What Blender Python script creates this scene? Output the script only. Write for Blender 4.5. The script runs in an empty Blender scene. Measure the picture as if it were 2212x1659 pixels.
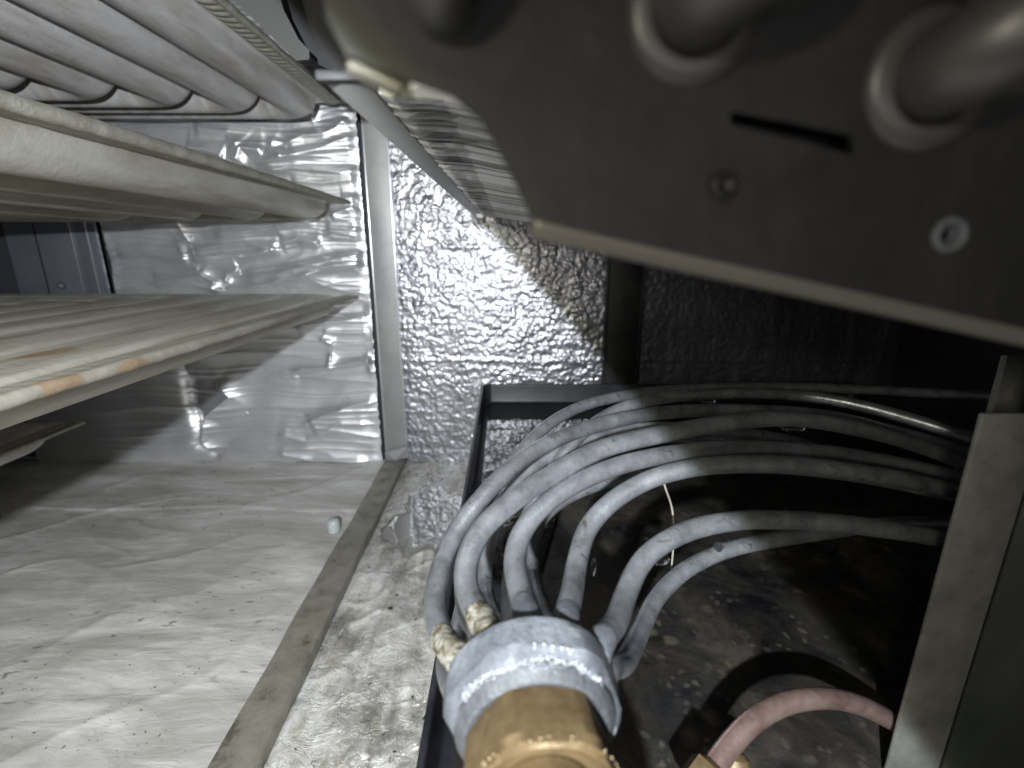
import bpy, bmesh, math, random
import numpy as np
from mathutils import Vector, Matrix
from mathutils.geometry import tessellate_polygon

S = bpy.context.scene
C = S.collection
H = 0.275                      # the camera's height over the cabinet floor
PITCH = math.radians(15.4)
FPX = 1052.0                   # focal length in pixels of a 2212 px wide picture

# ---------------------------------------------------------------- camera
cam_d = bpy.data.cameras.new('camera'); cam = bpy.data.objects.new('camera', cam_d); C.objects.link(cam)
cam.location = (0, 0, H); cam.rotation_euler = (math.radians(90) - PITCH, 0, 0)
cam_d.sensor_width = 36.0; cam_d.lens = FPX * 36.0 / 2212.0
cam_d.clip_start = 0.005; cam_d.clip_end = 50
cam_d.dof.use_dof = True; cam_d.dof.focus_distance = 0.22; cam_d.dof.aperture_fstop = 11.0
S.camera = cam

# ---------------------------------------------------------------- light
S.render.engine = 'CYCLES'
S.view_settings.view_transform = 'Standard'; S.view_settings.look = 'None'
S.view_settings.exposure = 0.0; S.view_settings.gamma = 1.0
S.cycles.use_denoising = True
S.cycles.max_bounces = 8
S.cycles.sample_clamp_indirect = 4.0
W = bpy.data.worlds.new('World'); S.world = W; W.use_nodes = True
W.node_tree.nodes['Background'].inputs[0].default_value = (0.75, 0.85, 1.0, 1)
W.node_tree.nodes['Background'].inputs[1].default_value = 0.015

def spot(name, loc, axis, power, col, size_deg, blend, radius):
    d = bpy.data.lights.new(name, 'SPOT'); o = bpy.data.objects.new(name, d); C.objects.link(o)
    d.energy = power; d.color = col; d.spot_size = math.radians(size_deg); d.spot_blend = blend
    d.shadow_soft_size = radius
    o.location = loc; o.rotation_euler = Vector(axis).to_track_quat('-Z', 'Y').to_euler()
    return o

# the torch's bezel cuts its light off along a plane: everything above and right of it stays unlit
def view_dir(u, v):
    xc = (u - 1106) / FPX; yc = -(v - 829.5) / FPX
    return Vector((xc, math.cos(PITCH) + yc * math.sin(PITCH), -math.sin(PITCH) + yc * math.cos(PITCH)))
CUT = view_dir(1050, 466).cross(view_dir(1930, 1500)).normalized()
if CUT.x > 0: CUT = -CUT                              # points into the lit half
MID = view_dir(1450, 930).normalized()
HALF = 88.0
LAX = (CUT * math.cos(math.radians(2)) + MID * math.sin(math.radians(2))).normalized()
LIGHT = Vector((-0.034, -0.120, 0)); LIGHT.z = -(CUT.x * LIGHT.x + CUT.y * LIGHT.y) / CUT.z
spot('torch', (LIGHT.x, LIGHT.y, LIGHT.z + H), LAX, 17.0, (0.87, 0.92, 1.0), 2 * HALF, 0.02, 0.0035)
spot('torch_fringe', (LIGHT.x, LIGHT.y, LIGHT.z + H), LAX, 0.7, (0.85, 0.95, 0.25), 2 * HALF + 3.0, 0.03, 0.004)
def area(name, loc, target, size, power, col):
    d = bpy.data.lights.new(name, 'AREA'); o = bpy.data.objects.new(name, d); C.objects.link(o)
    d.shape = 'DISK'; d.size = size; d.energy = power; d.color = col
    o.location = (loc[0], loc[1], loc[2] + H)
    o.rotation_euler = (Vector(target) - Vector(loc)).to_track_quat('-Z', 'Y').to_euler()
    return o
rl_ = area('room_light', (0.02, -0.42, -0.03), (0.06, 0.2, -0.05), 0.14, 0.55, (1.0, 0.96, 0.91))
rl_.data.shape = 'RECTANGLE'; rl_.data.size = 0.46; rl_.data.size_y = 0.035
area('tube_fill', (-0.27, -0.36, 0.11), (0.12, 0.17, -0.08), 0.06, 1.3, (1.0, 0.94, 0.80))  # added fill lamp that brightens the right-hand tubes

# ---------------------------------------------------------------- helpers
def ray(u, v):
    xc = (u - 1106) / FPX; yc = -(v - 829.5) / FPX
    c, s = math.cos(PITCH), math.sin(PITCH)
    return Vector((xc, c + yc * s, -s + yc * c))
def at(u, v, t): return ray(u, v) * t                 # at a depth t along the view axis
def onY(u, v, Y):
    r = ray(u, v); return r * (Y / r.y)
def onZ(u, v, Z):
    r = ray(u, v); return r * (Z / r.z)

ORIG = {}
def link(name, me, parent):
    o = bpy.data.objects.new(name, me); C.objects.link(o)
    if parent is not None: o.parent = parent
    return o
def tag(o, label=None, cat=None, group=None, kind=None):
    if label: o['label'] = label
    if cat: o['category'] = cat
    if group: o['group'] = group
    if kind: o['kind'] = kind
    return o
def empty(name, base, label, cat, group=None):
    o = bpy.data.objects.new(name, None); C.objects.link(o)
    o.empty_display_size = 0.02
    o.location = (base[0], base[1], base[2] + H); ORIG[o.name] = Vector(base)
    return tag(o, label, cat, group)
def root_origin(parent):
    p = parent
    while p is not None and p.parent is not None: p = p.parent
    if p is None: return None
    return ORIG[p.name]
def mesh(name, verts, faces, mat, parent=None, smooth=True, base=None, sharp=None):
    """one mesh object; verts are given relative to the camera's foot-point frame"""
    V = np.asarray(verts, dtype=np.float64).reshape(-1, 3)
    o0 = root_origin(parent)
    if o0 is None:
        b = Vector(base) if base is not None else Vector((V[:, 0].mean(), V[:, 1].mean(), V[:, 2].min()))
    else: b = o0
    V = V - np.array(b)
    me = bpy.data.meshes.new(name)
    if isinstance(faces, np.ndarray):
        nf = len(faces); k = faces.shape[1]
        me.vertices.add(len(V)); me.vertices.foreach_set('co', V.astype(np.float32).ravel())
        me.loops.add(nf * k); me.loops.foreach_set('vertex_index', faces.astype(np.int32).ravel())
        me.polygons.add(nf); me.polygons.foreach_set('loop_start', np.arange(0, nf * k, k, dtype=np.int32))
        me.update(calc_edges=True); me.validate()
    else:
        me.from_pydata([tuple(v) for v in V], [], faces); me.update()
    me.materials.append(mat)
    if smooth:
        me.polygons.foreach_set('use_smooth', np.ones(len(me.polygons), dtype=bool))
        if sharp: me.set_sharp_from_angle(angle=math.radians(sharp))
    o = link(name, me, parent)
    if parent is None:
        o.location = (b[0], b[1], b[2] + H); ORIG[o.name] = b
    return o
def share(name, src, parent, loc=(0, 0, 0), rot=(0, 0, 0)):
    o = link(name, src.data, parent); o.location = loc; o.rotation_euler = rot
    return o

class MB:
    def __init__(s): s.v = []; s.f = []
    def box(s, x0, x1, y0, y1, z0, z1, bev=0.0):
        bm = bmesh.new(); bmesh.ops.create_cube(bm, size=1)
        for v in bm.verts:
            v.co = Vector(((x0 + x1) / 2 + v.co.x * (x1 - x0), (y0 + y1) / 2 + v.co.y * (y1 - y0), (z0 + z1) / 2 + v.co.z * (z1 - z0)))
        if bev > 0: bmesh.ops.bevel(bm, geom=bm.edges[:], offset=bev, segments=2, affect='EDGES', profile=0.5)
        s.bm(bm); return s
    def bm(s, bm):
        n = len(s.v); bm.verts.index_update()
        s.v += [tuple(v.co) for v in bm.verts]; s.f += [tuple(n + v.index for v in f.verts) for f in bm.faces]
        bm.free()
    def add(s, vs, fs):
        n = len(s.v); s.v += [tuple(v) for v in vs]; s.f += [tuple(n + i for i in f) for f in fs]; return s
    def build(s, name, mat, parent=None, smooth=True, sharp=35, base=None):
        return mesh(name, s.v, s.f, mat, parent, smooth, base, sharp)

def grid_faces(nu, nv, flip=False):
    i = np.arange(nu - 1)[:, None] * nv + np.arange(nv - 1)[None, :]
    q = np.stack([i, i + nv, i + nv + 1, i + 1], -1).reshape(-1, 4)
    return q[:, ::-1].copy() if flip else q

def spline(P, n):
    """Catmull-Rom through the points, resampled to n even steps"""
    P = [Vector(p) for p in P]
    P = [P[0] * 2 - P[1]] + P + [P[-1] * 2 - P[-2]]
    out = []
    for i in range(1, len(P) - 2):
        p0, p1, p2, p3 = P[i - 1:i + 3]
        d01 = max((p1 - p0).length, 1e-6) ** .5; d12 = max((p2 - p1).length, 1e-6) ** .5; d23 = max((p3 - p2).length, 1e-6) ** .5
        m1 = (p2 - p1) + d12 * ((p1 - p0) / d01 - (p2 - p0) / (d01 + d12))
        m2 = (p2 - p1) + d12 * ((p3 - p2) / d23 - (p3 - p1) / (d12 + d23))
        for k in range(16):
            t = k / 16
            out.append((2 * t**3 - 3 * t**2 + 1) * p1 + (t**3 - 2 * t**2 + t) * m1 + (-2 * t**3 + 3 * t**2) * p2 + (t**3 - t**2) * m2)
    out.append(P[-2])
    A = np.array([tuple(p) for p in out]); d = np.r_[0, np.cumsum(np.linalg.norm(np.diff(A, axis=0), axis=1))]
    s = np.linspace(0, d[-1], n)
    A = np.stack([np.interp(s, d, A[:, k]) for k in range(3)], 1)
    for _ in range(3):                                   # soften
        A[1:-1] = .25 * A[:-2] + .5 * A[1:-1] + .25 * A[2:]
    return A
def sweep(A, rad, segs=20, wob=None, cap=True):
    """a tube round the polyline A; rad a number or one per ring"""
    n = len(A); T = np.gradient(A, axis=0); T /= np.linalg.norm(T, axis=1)[:, None]
    R = np.full(n, rad) if np.isscalar(rad) else np.asarray(rad)
    u = np.cross(T[0], [0, 0, 1.0]); 
    if np.linalg.norm(u) < 1e-3: u = np.cross(T[0], [1.0, 0, 0])
    u /= np.linalg.norm(u); V = []
    for i in range(n):
        u = u - T[i] * np.dot(u, T[i]); u /= np.linalg.norm(u); w = np.cross(T[i], u)
        for k in range(segs):
            a = 2 * math.pi * k / segs
            r = R[i] * (1 + (wob(i, k) if wob else 0))
            V.append(A[i] + r * (math.cos(a) * u + math.sin(a) * w))
    F = []
    for i in range(n - 1):
        for k in range(segs):
            k2 = (k + 1) % segs
            F.append((i * segs + k, i * segs + k2, (i + 1) * segs + k2, (i + 1) * segs + k))
    if cap:
        F.append(tuple(range(segs - 1, -1, -1))); F.append(tuple((n - 1) * segs + k for k in range(segs)))
    return V, F
def lathe(profile, c0, ax, segs=64, rmod=None):
    """profile [(distance along axis, radius)] round the line c0 + s*ax"""
    ax = Vector(ax).normalized(); u = ax.cross(Vector((0, 0, 1))).normalized(); w = u.cross(ax)
    V = []; F = []
    for j, (s, r) in enumerate(profile):
        for k in range(segs):
            a = 2 * math.pi * k / segs
            rr = r * (rmod(j, a) if rmod else 1)
            V.append(Vector(c0) + ax * s + (u * math.cos(a) + w * math.sin(a)) * rr)
    for j in range(len(profile) - 1):
        for k in range(segs):
            k2 = (k + 1) % segs
            F.append((j * segs + k, (j + 1) * segs + k, (j + 1) * segs + k2, j * segs + k2))
    return V, F

# numpy noise
_rng = np.random.RandomState(7)
_G = _rng.rand(256, 256) * 2 * math.pi; _GX = np.cos(_G); _GY = np.sin(_G)
def pn(x, y):
    xi = np.floor(x).astype(int); yi = np.floor(y).astype(int); fx = x - xi; fy = y - yi
    sx = fx**3 * (fx * (fx * 6 - 15) + 10); sy = fy**3 * (fy * (fy * 6 - 15) + 10)
    def g(a, b, dx, dy): return _GX[a & 255, b & 255] * dx + _GY[a & 255, b & 255] * dy
    n00 = g(xi, yi, fx, fy); n10 = g(xi + 1, yi, fx - 1, fy); n01 = g(xi, yi + 1, fx, fy - 1); n11 = g(xi + 1, yi + 1, fx - 1, fy - 1)
    return 1.5 * ((n00 * (1 - sx) + n10 * sx) * (1 - sy) + (n01 * (1 - sx) + n11 * sx) * sy)
def sst(a, b, x):
    t = np.clip((x - a) / (b - a), 0, 1); return t * t * (3 - 2 * t)
def seg_dist(X, Z, pts):
    """signed distance to a polyline, and how far along it (0..1)"""
    best = np.full(X.shape, 1e9); sign = np.ones(X.shape); al = np.zeros(X.shape); n = len(pts) - 1
    for i in range(n):
        ax, az = pts[i]; bx, bz = pts[i + 1]; dx, dz = bx - ax, bz - az; L2 = dx * dx + dz * dz + 1e-12
        t = np.clip(((X - ax) * dx + (Z - az) * dz) / L2, 0, 1)
        ex = X - ax - t * dx; ez = Z - az - t * dz; d = np.hypot(ex, ez)
        m = d < best; best = np.where(m, d, best); sign = np.where(m, np.sign(dx * ez - dz * ex), sign); al = np.where(m, (i + t) / n, al)
    return best, sign, al

# ---------------------------------------------------------------- materials
def mat(name, base, rough=0.5, metal=0.0, build=None, **kw):
    m = bpy.data.materials.new(name); m.use_nodes = True; nt = m.node_tree; b = nt.nodes['Principled BSDF']
    b.inputs['Base Color'].default_value = (*base, 1); b.inputs['Roughness'].default_value = rough; b.inputs['Metallic'].default_value = metal
    for k, v in kw.items(): b.inputs[k.replace('_', ' ')].default_value = v
    if build: build(nt, b)
    return m
def N(nt, t, **kw):
    n = nt.nodes.new(t)
    for k, v in kw.items():
        if k in n.inputs.keys(): n.inputs[k].default_value = v
        else: setattr(n, k, v)
    return n
def coords(nt, scale=(1, 1, 1)):
    t = N(nt, 'ShaderNodeTexCoord'); mp = N(nt, 'ShaderNodeMapping'); mp.inputs['Scale'].default_value = scale
    nt.links.new(t.outputs['Object'], mp.inputs['Vector']); return mp.outputs['Vector']
def noise(nt, vec, scale, detail=6, rough=0.6, dist=0.0):
    n = N(nt, 'ShaderNodeTexNoise'); n.inputs['Scale'].default_value = scale; n.inputs['Detail'].default_value = detail
    n.inputs['Roughness'].default_value = rough; n.inputs['Distortion'].default_value = dist
    nt.links.new(vec, n.inputs['Vector']); return n.outputs['Fac']
def ramp(nt, fac, stops):
    r = N(nt, 'ShaderNodeValToRGB'); e = r.color_ramp.elements
    while len(e) < len(stops): e.new(0.5)
    for i, (p, c) in enumerate(stops):
        e[i].position = p; e[i].color = (*c, 1) if isinstance(c, tuple) else (c, c, c, 1)
    nt.links.new(fac, r.inputs['Fac']); return r.outputs['Color']
def mixc(nt, fac, a, b, mode='MIX'):
    m = N(nt, 'ShaderNodeMix'); m.data_type = 'RGBA'; m.blend_type = mode
    for s, i in ((fac, 0), (a, 6), (b, 7)):
        if isinstance(s, (int, float)): m.inputs[i].default_value = s
        elif isinstance(s, tuple): m.inputs[i].default_value = (*s, 1)
        else: nt.links.new(s, m.inputs[i])
    return m.outputs[2]
def bump(nt, b, h, dist, strength=1.0):
    n = N(nt, 'ShaderNodeBump'); n.inputs['Distance'].default_value = dist; n.inputs['Strength'].default_value = strength
    nt.links.new(h, n.inputs['Height'])
    prev = b.inputs['Normal'].links
    if prev: nt.links.new(prev[0].from_socket, n.inputs['Normal'])
    nt.links.new(n.outputs['Normal'], b.inputs['Normal'])

def b_foil(nt, b):
    v = coords(nt)
    nt.links.new(ramp(nt, noise(nt, v, 14, 8), [(0.3, (.66, .66, .67)), (0.7, (.84, .85, .86))]), b.inputs['Base Color'])
    nt.links.new(ramp(nt, noise(nt, v, 30, 6), [(0.3, .34), (0.75, .46)]), b.inputs['Roughness'])
    bump(nt, b, noise(nt, v, 130, 4, .5), .0003, .35)
M_foil = mat('crumpled_foil', (.75, .75, .76), .3, .78, b_foil)
def b_board(nt, b):
    v = coords(nt)
    nt.links.new(ramp(nt, noise(nt, v, 20, 8), [(0.3, (.28, .28, .30)), (0.7, (.43, .43, .46))]), b.inputs['Base Color'])
    vv = coords(nt, (1, 1, .06)); hh = coords(nt, (.06, 1, 1))
    bump(nt, b, noise(nt, vv, 380, 2, .5), .0005, .35); bump(nt, b, noise(nt, hh, 380, 2, .5), .0005, .35)
    bump(nt, b, noise(nt, v, 240, 4, .6), .0006, .5)
    nt.links.new(ramp(nt, noise(nt, v, 50, 6), [(0.3, .30), (0.75, .46)]), b.inputs['Roughness'])
M_board = mat('dimpled_foil', (.72, .72, .74), .3, .85, b_board)
def b_board_shade(nt, b):
    v = coords(nt, (1, 1, .12))
    nt.links.new(ramp(nt, noise(nt, v, 90, 6, .65), [(0.35, (.05, .052, .06)), (0.6, (.09, .092, .10)), (0.8, (.22, .22, .24))]), b.inputs['Base Color'])
    bump(nt, b, noise(nt, v, 160, 4, .6), .0006, .5)
M_board_shade = mat('shaded_streaked_board', (.07, .07, .08), .5, .4, b_board_shade)  # streaked board past the channel, its shade put into a darker colour
def b_floor(nt, b):
    v = coords(nt); vs = coords(nt, (1, 3.2, 1))
    base = ramp(nt, noise(nt, vs, 9, 10, .65, .6), [(0.28, (.31, .295, .265)), (0.5, (.47, .455, .425)), (0.68, (.68, .665, .635))])
    sp = ramp(nt, noise(nt, coords(nt, (1, 2.2, 1)), 75, 6, .65, .5), [(0.60, 1.0), (0.66, .40)])
    gate = ramp(nt, noise(nt, v, 7, 3, .5), [(0.42, 0.0), (0.60, 1.0)])
    sp2 = mixc(nt, gate, (1.0, 1.0, 1.0), sp)
    nt.links.new(mixc(nt, 1.0, base, sp2, 'MULTIPLY'), b.inputs['Base Color'])
    nt.links.new(ramp(nt, noise(nt, v, 25, 6), [(0.3, .38), (0.7, .6)]), b.inputs['Roughness'])
    bump(nt, b, noise(nt, vs, 30, 7, .55, .8), .003, .38); bump(nt, b, noise(nt, v, 260, 4, .6), .0004, .5)
M_floor = mat('dusty_sheet_floor', (.4, .4, .38), .5, .15, b_floor)
def b_wet(nt, b):
    v = coords(nt); vl = coords(nt, (2.5, .5, 1))
    c = ramp(nt, noise(nt, vl, 22, 10, .7, .8), [(0.28, (.27, .24, .185)), (0.42, (.46, .44, .385)), (0.60, (.68, .67, .64))])
    sp = ramp(nt, noise(nt, v, 130, 6, .7, .5), [(0.64, 1.0), (0.70, .35)])
    nt.links.new(mixc(nt, 1.0, c, sp, 'MULTIPLY'), b.inputs['Base Color'])
    nt.links.new(ramp(nt, noise(nt, v, 30, 8, .7), [(0.42, .12), (0.6, .5)]), b.inputs['Roughness'])
    nt.links.new(ramp(nt, noise(nt, v, 18, 8, .7), [(0.42, .75), (0.56, .12)]), b.inputs['Metallic'])
    bump(nt, b, noise(nt, v, 70, 10, .72, 1.2), .004, .8)
M_wet = mat('stained_wet_foil_floor', (.4, .4, .38), .4, .4, b_wet)
def b_strip(nt, b):
    v = coords(nt)
    nt.links.new(ramp(nt, noise(nt, v, 60, 8, .65), [(0.34, (.10, .09, .07)), (0.43, (.20, .187, .15)), (0.62, (.27, .255, .215))]), b.inputs['Base Color'])
    bump(nt, b, noise(nt, v, 300, 4), .0004, .6)
M_strip = mat('dirty_flange_metal', (.3, .29, .26), .5, .3, b_strip)
def b_vstrip(nt, b):
    v = coords(nt)
    nt.links.new(ramp(nt, noise(nt, v, 50, 8, .65), [(0.25, (.25, .25, .245)), (0.6, (.31, .31, .305))]), b.inputs['Base Color'])
    bump(nt, b, noise(nt, v, 300, 4), .0003, .5)
M_vstrip = mat('satin_strip_metal', (.32, .32, .32), .5, .35, b_vstrip)
def cell_build(rust, tint):
    def f(nt, b):
        v = coords(nt); vy = coords(nt, (3, .5, 1))
        c = ramp(nt, noise(nt, vy, 26, 8, .6, .4), [(0.3, tuple((.62, .58, .50)[i_] * t for i_, t in enumerate(tint))), (0.56, tint), (0.8, tuple(1.15 * t for t in tint))])
        if rust:
            n = noise(nt, v, 75, 10, .78, .5)
            for cx, cy, rx, ry in rust:
                sb = N(nt, 'ShaderNodeVectorMath', operation='SUBTRACT'); sb.inputs[1].default_value = (cx, cy, 0)
                nt.links.new(N(nt, 'ShaderNodeTexCoord').outputs['Object'], sb.inputs[0])
                ml = N(nt, 'ShaderNodeVectorMath', operation='MULTIPLY'); ml.inputs[1].default_value = (1 / rx, 1 / ry, 0)
                nt.links.new(sb.outputs[0], ml.inputs[0])
                ln = N(nt, 'ShaderNodeVectorMath', operation='LENGTH'); nt.links.new(ml.outputs[0], ln.inputs[0])
                ad = N(nt, 'ShaderNodeMath', operation='MULTIPLY_ADD'); nt.links.new(n, ad.inputs[0]); ad.inputs[1].default_value = -1.9; nt.links.new(ln.outputs['Value'], ad.inputs[2])
                mk = ramp(nt, ad.outputs[0], [(0.0, .75), (0.42, 0.0)])
                c = mixc(nt, mk, c, ramp(nt, n, [(0.35, (.22, .12, .055)), (0.6, (.36, .25, .145)), (0.8, (.44, .39, .31))]))
        nt.links.new(c, b.inputs['Base Color'])
        bump(nt, b, noise(nt, v, 220, 6, .65), .0007, .5)
    return f
M_cell = mat('aluminised_steel', (.36, .345, .33), .48, .2, cell_build(None, (.47, .455, .45)))
M_cell_tan = mat('heat_tinted_steel', (.36, .33, .27), .5, .35, cell_build(None, (.41, .39, .35)))
def _rl(u, v, rx, ry):
    c_, s_ = math.cos(PITCH), math.sin(PITCH); yc = -(v - 829.5) / FPX; k = -.049 / (-s_ + yc * c_)
    return ((u - 1106) / FPX * k + .184, (c_ + yc * s_) * k + .020, rx, ry)
RUST = [_rl(128, 812, .006, .009), _rl(95, 765, .010, .012), _rl(480, 722, .004, .045), _rl(400, 748, .004, .02), _rl(300, 770, .004, .012)]
M_hem_rust = mat('rusty_hem_steel', (.36, .33, .27), .6, .2, cell_build(RUST, (.35, .33, .28)))
M_cell_rust = mat('rust_spotted_steel', (.36, .33, .27), .52, .3, cell_build(RUST, (.47, .445, .39)))
def b_hem(nt, b):
    v = coords(nt)
    nt.links.new(ramp(nt, noise(nt, v, 110, 8, .7), [(0.3, (.22, .205, .165)), (0.55, (.31, .295, .25)), (0.78, (.42, .405, .36))]), b.inputs['Base Color'])
    bump(nt, b, noise(nt, v, 500, 6, .7), .0006, .7)
M_hem = mat('scaly_hem_steel', (.36, .34, .3), .55, .3, b_hem)
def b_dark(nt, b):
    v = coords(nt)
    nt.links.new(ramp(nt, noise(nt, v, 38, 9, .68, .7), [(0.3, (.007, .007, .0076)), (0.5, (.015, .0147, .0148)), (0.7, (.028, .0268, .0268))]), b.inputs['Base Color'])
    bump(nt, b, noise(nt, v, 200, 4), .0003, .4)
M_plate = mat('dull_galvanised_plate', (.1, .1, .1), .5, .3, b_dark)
M_bend = mat('return_bend_metal', (.060, .058, .054), .42, .3)
M_flange = mat('bent_flange_metal', (.14, .132, .115), .45, .45)
def b_fin(nt, b):
    oi = N(nt, 'ShaderNodeObjectInfo')
    nt.links.new(ramp(nt, oi.outputs['Random'], [(0.0, (.25, .25, .245)), (0.45, (.6, .6, .6)), (0.75, (.92, .92, .93)), (1.0, (.95, .95, .97))]), b.inputs['Base Color'])
M_fin = mat('fin_aluminium', (.5, .5, .5), .4, .2, b_fin)
def b_tube(nt, b):
    v = coords(nt)
    c = ramp(nt, noise(nt, v, 90, 8, .7), [(0.32, (.16, .165, .175)), (0.52, (.27, .28, .295)), (0.75, (.42, .43, .45))])
    c = mixc(nt, ramp(nt, noise(nt, v, 150, 7, .75, .5), [(0.57, 0.0), (0.67, .8)]), c, (.085, .065, .042))
    nt.links.new(c, b.inputs['Base Color'])
    nt.links.new(ramp(nt, noise(nt, v, 40, 6), [(0.3, .24), (0.7, .40)]), b.inputs['Roughness'])
    bump(nt, b, noise(nt, v, 1300, 3, .6), .0003, .45); bump(nt, b, noise(nt, v, 130, 3, .5), .0005, .35)
M_tube = mat('oxidised_tube', (.27, .28, .3), .36, .72, b_tube)
def b_collar(nt, b):
    v = coords(nt)
    nt.links.new(ramp(nt, noise(nt, v, 130, 8, .7), [(0.3, (.055, .059, .066)), (0.5, (.09, .096, .106)), (0.75, (.18, .19, .205))]), b.inputs['Base Color'])
    bump(nt, b, noise(nt, v, 900, 5, .65), .0005, .8)
def b_collar2(nt, b):
    v = coords(nt)
    nt.links.new(ramp(nt, noise(nt, v, 160, 8, .7), [(0.35, (.035, .037, .040)), (0.6, (.065, .068, .073)), (0.8, (.14, .147, .158))]), b.inputs['Base Color'])
    bump(nt, b, noise(nt, v, 700, 5, .65), .0006, .8)
M_collar = mat('tinned_collar', (.36, .37, .39), .55, .15, b_collar)
def b_braze(nt, b):
    v = coords(nt)
    nt.links.new(ramp(nt, noise(nt, v, 330, 6, .6, .6), [(0.42, (.05, .038, .018)), (0.50, (.16, .145, .105)), (0.66, (.27, .265, .245))]), b.inputs['Base Color'])
    bump(nt, b, noise(nt, v, 420, 5, .7), .0016, .9)
M_braze = mat('crusted_braze', (.5, .48, .4), .6, .05, b_braze)
def b_brass(nt, b):
    v = coords(nt)
    nt.links.new(ramp(nt, noise(nt, v, 130, 8, .65), [(0.3, (.060, .039, .016)), (0.55, (.105, .072, .034)), (0.8, (.15, .110, .060))]), b.inputs['Base Color'])
    bump(nt, b, noise(nt, v, 600, 5, .65), .0003, .6); bump(nt, b, noise(nt, coords(nt, (1, .15, 1)), 260, 4, .6), .0005, .5)
M_brass = mat('dull_brass', (.3, .2, .07), .5, .45, b_brass)
def b_copper(nt, b):
    v = coords(nt)
    nt.links.new(ramp(nt, noise(nt, v, 110, 7), [(0.3, (.34, .21, .17)), (0.5, (.52, .36, .31)), (0.75, (.62, .49, .46))]), b.inputs['Base Color'])
    bump(nt, b, noise(nt, v, 700, 4), .0003, .5)
M_copper = mat('tarnished_copper', (.4, .25, .2), .28, .85, b_copper)
def b_pan(nt, b):
    v = coords(nt)
    nt.links.new(ramp(nt, noise(nt, v, 40, 8), [(0.4, (.010, .010, .013)), (0.75, (.028, .028, .03))]), b.inputs['Base Color'])
    bump(nt, b, noise(nt, v, 400, 4), .0002, .5)
M_pan = mat('black_pan_plastic', (.012, .012, .015), .36, 0, b_pan, Specular_IOR_Level=.25)
def b_panfloor(nt, b):
    v = coords(nt)
    wob = N(nt, 'ShaderNodeVectorMath', operation='MULTIPLY_ADD'); nz_ = N(nt, 'ShaderNodeTexNoise'); nz_.inputs['Scale'].default_value = 60; nz_.inputs['Detail'].default_value = 5
    nt.links.new(v, nz_.inputs['Vector']); nt.links.new(nz_.outputs['Color'], wob.inputs[0]); wob.inputs[1].default_value = (.012, .012, 0); nt.links.new(v, wob.inputs[2])
    big = ramp(nt, noise(nt, v, 24, 9, .70, .6), [(0.38, (.004, .004, .005)), (0.54, (.018, .016, .013)), (0.78, (.060, .050, .037))])
    c = big
    for sc, lo, hi in ((70, .16, .30), (150, .14, .30)):
        vo = N(nt, 'ShaderNodeTexVoronoi'); vo.inputs['Scale'].default_value = sc; nt.links.new(wob.outputs[0], vo.inputs['Vector'])
        disc = ramp(nt, vo.outputs['Distance'], [(lo, 1.0), (hi, 0.0)])
        gate = ramp(nt, noise(nt, v, sc * .22, 4, .6), [(0.44, 0.0), (0.58, .75)])
        c = mixc(nt, mixc(nt, 1.0, disc, gate, 'MULTIPLY'), c, (.060, .052, .040))
    nt.links.new(c, b.inputs['Base Color'])
    nt.links.new(ramp(nt, noise(nt, v, 20, 6), [(0.35, .28), (0.6, .6)]), b.inputs['Roughness'])
    bump(nt, b, noise(nt, v, 150, 8, .7), .0012, .6)
M_panfloor = mat('silted_pan_floor', (.04, .04, .04), .5, 0, b_panfloor)
def b_water(nt, b):
    v = coords(nt)
    bump(nt, b, noise(nt, v, 38, 3, .5), .0008, .35)
M_panwater = mat('black_standing_water', (.015, .016, .018), .02, 0, b_water, IOR=1.9)
M_puddle = mat('puddle_water', (.22, .215, .20), .03, .25, b_water, IOR=1.8, Coat_Weight=1.0, Coat_Roughness=.02)
M_drop = mat('clear_water', (1, 1, 1), .0, 0, None, IOR=1.33, Transmission_Weight=1.0)
M_frost = mat('white_frost', (.62, .64, .68), .35, 0)
M_brassgrain = mat('pale_brass_grain', (.45, .34, .2), .35, .2)
M_darkcollar = mat('grey_solder', (.10, .105, .11), .5, .3, b_collar2)
M_arm = mat('grey_bracket', (.030, .030, .029), .6, .1)
M_strut = mat('pale_strip_metal', (.24, .24, .235), .5, .2)
M_edge = mat('edge_highlight', (.85, .85, .85), .3, .9)  # highlights along strip edges, put into a bright metal colour
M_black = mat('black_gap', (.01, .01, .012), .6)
M_wall = mat('dark_cabinet_steel', (.05, .052, .058), .5, .3)
def b_panel(nt, b):
    v = coords(nt)
    nt.links.new(ramp(nt, noise(nt, v, 14, 8, .6), [(0.3, (.13, .14, .16)), (0.7, (.20, .21, .235))]), b.inputs['Base Color'])
M_panel = mat('blue_grey_panel', (.17, .18, .2), .45, .5, b_panel)
def b_post(nt, b):
    v = coords(nt)
    nt.links.new(ramp(nt, noise(nt, v, 55, 9, .7), [(0.3, (.075, .077, .066)), (0.5, (.125, .126, .112)), (0.7, (.18, .18, .165))]), b.inputs['Base Color'])
    bump(nt, b, noise(nt, v, 200, 4), .0003, .5)
M_post = mat('post_metal', (.25, .25, .22), .5, .25, b_post)
def b_side(nt, b):
    v = coords(nt)
    nt.links.new(ramp(nt, noise(nt, v, 16, 6, .6), [(0.35, (.022, .027, .022)), (0.7, (.055, .062, .05))]), b.inputs['Base Color'])
M_side = mat('stained_side_metal', (.08, .09, .08), .5, .2, b_side)
M_debris = mat('dirt_flake', (.14, .125, .10), .8)
M_crumb = mat('black_crumb', (.025, .023, .022), .7)
M_fibre = mat('fibre', (.22, .20, .17), .6)
M_rubber = mat('milky_rubber', (.55, .58, .57), .3, 0, None, Transmission_Weight=.3)

# ================================================================ SETTING
FZ = -H                                             # the cabinet floor in the camera's frame
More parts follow.
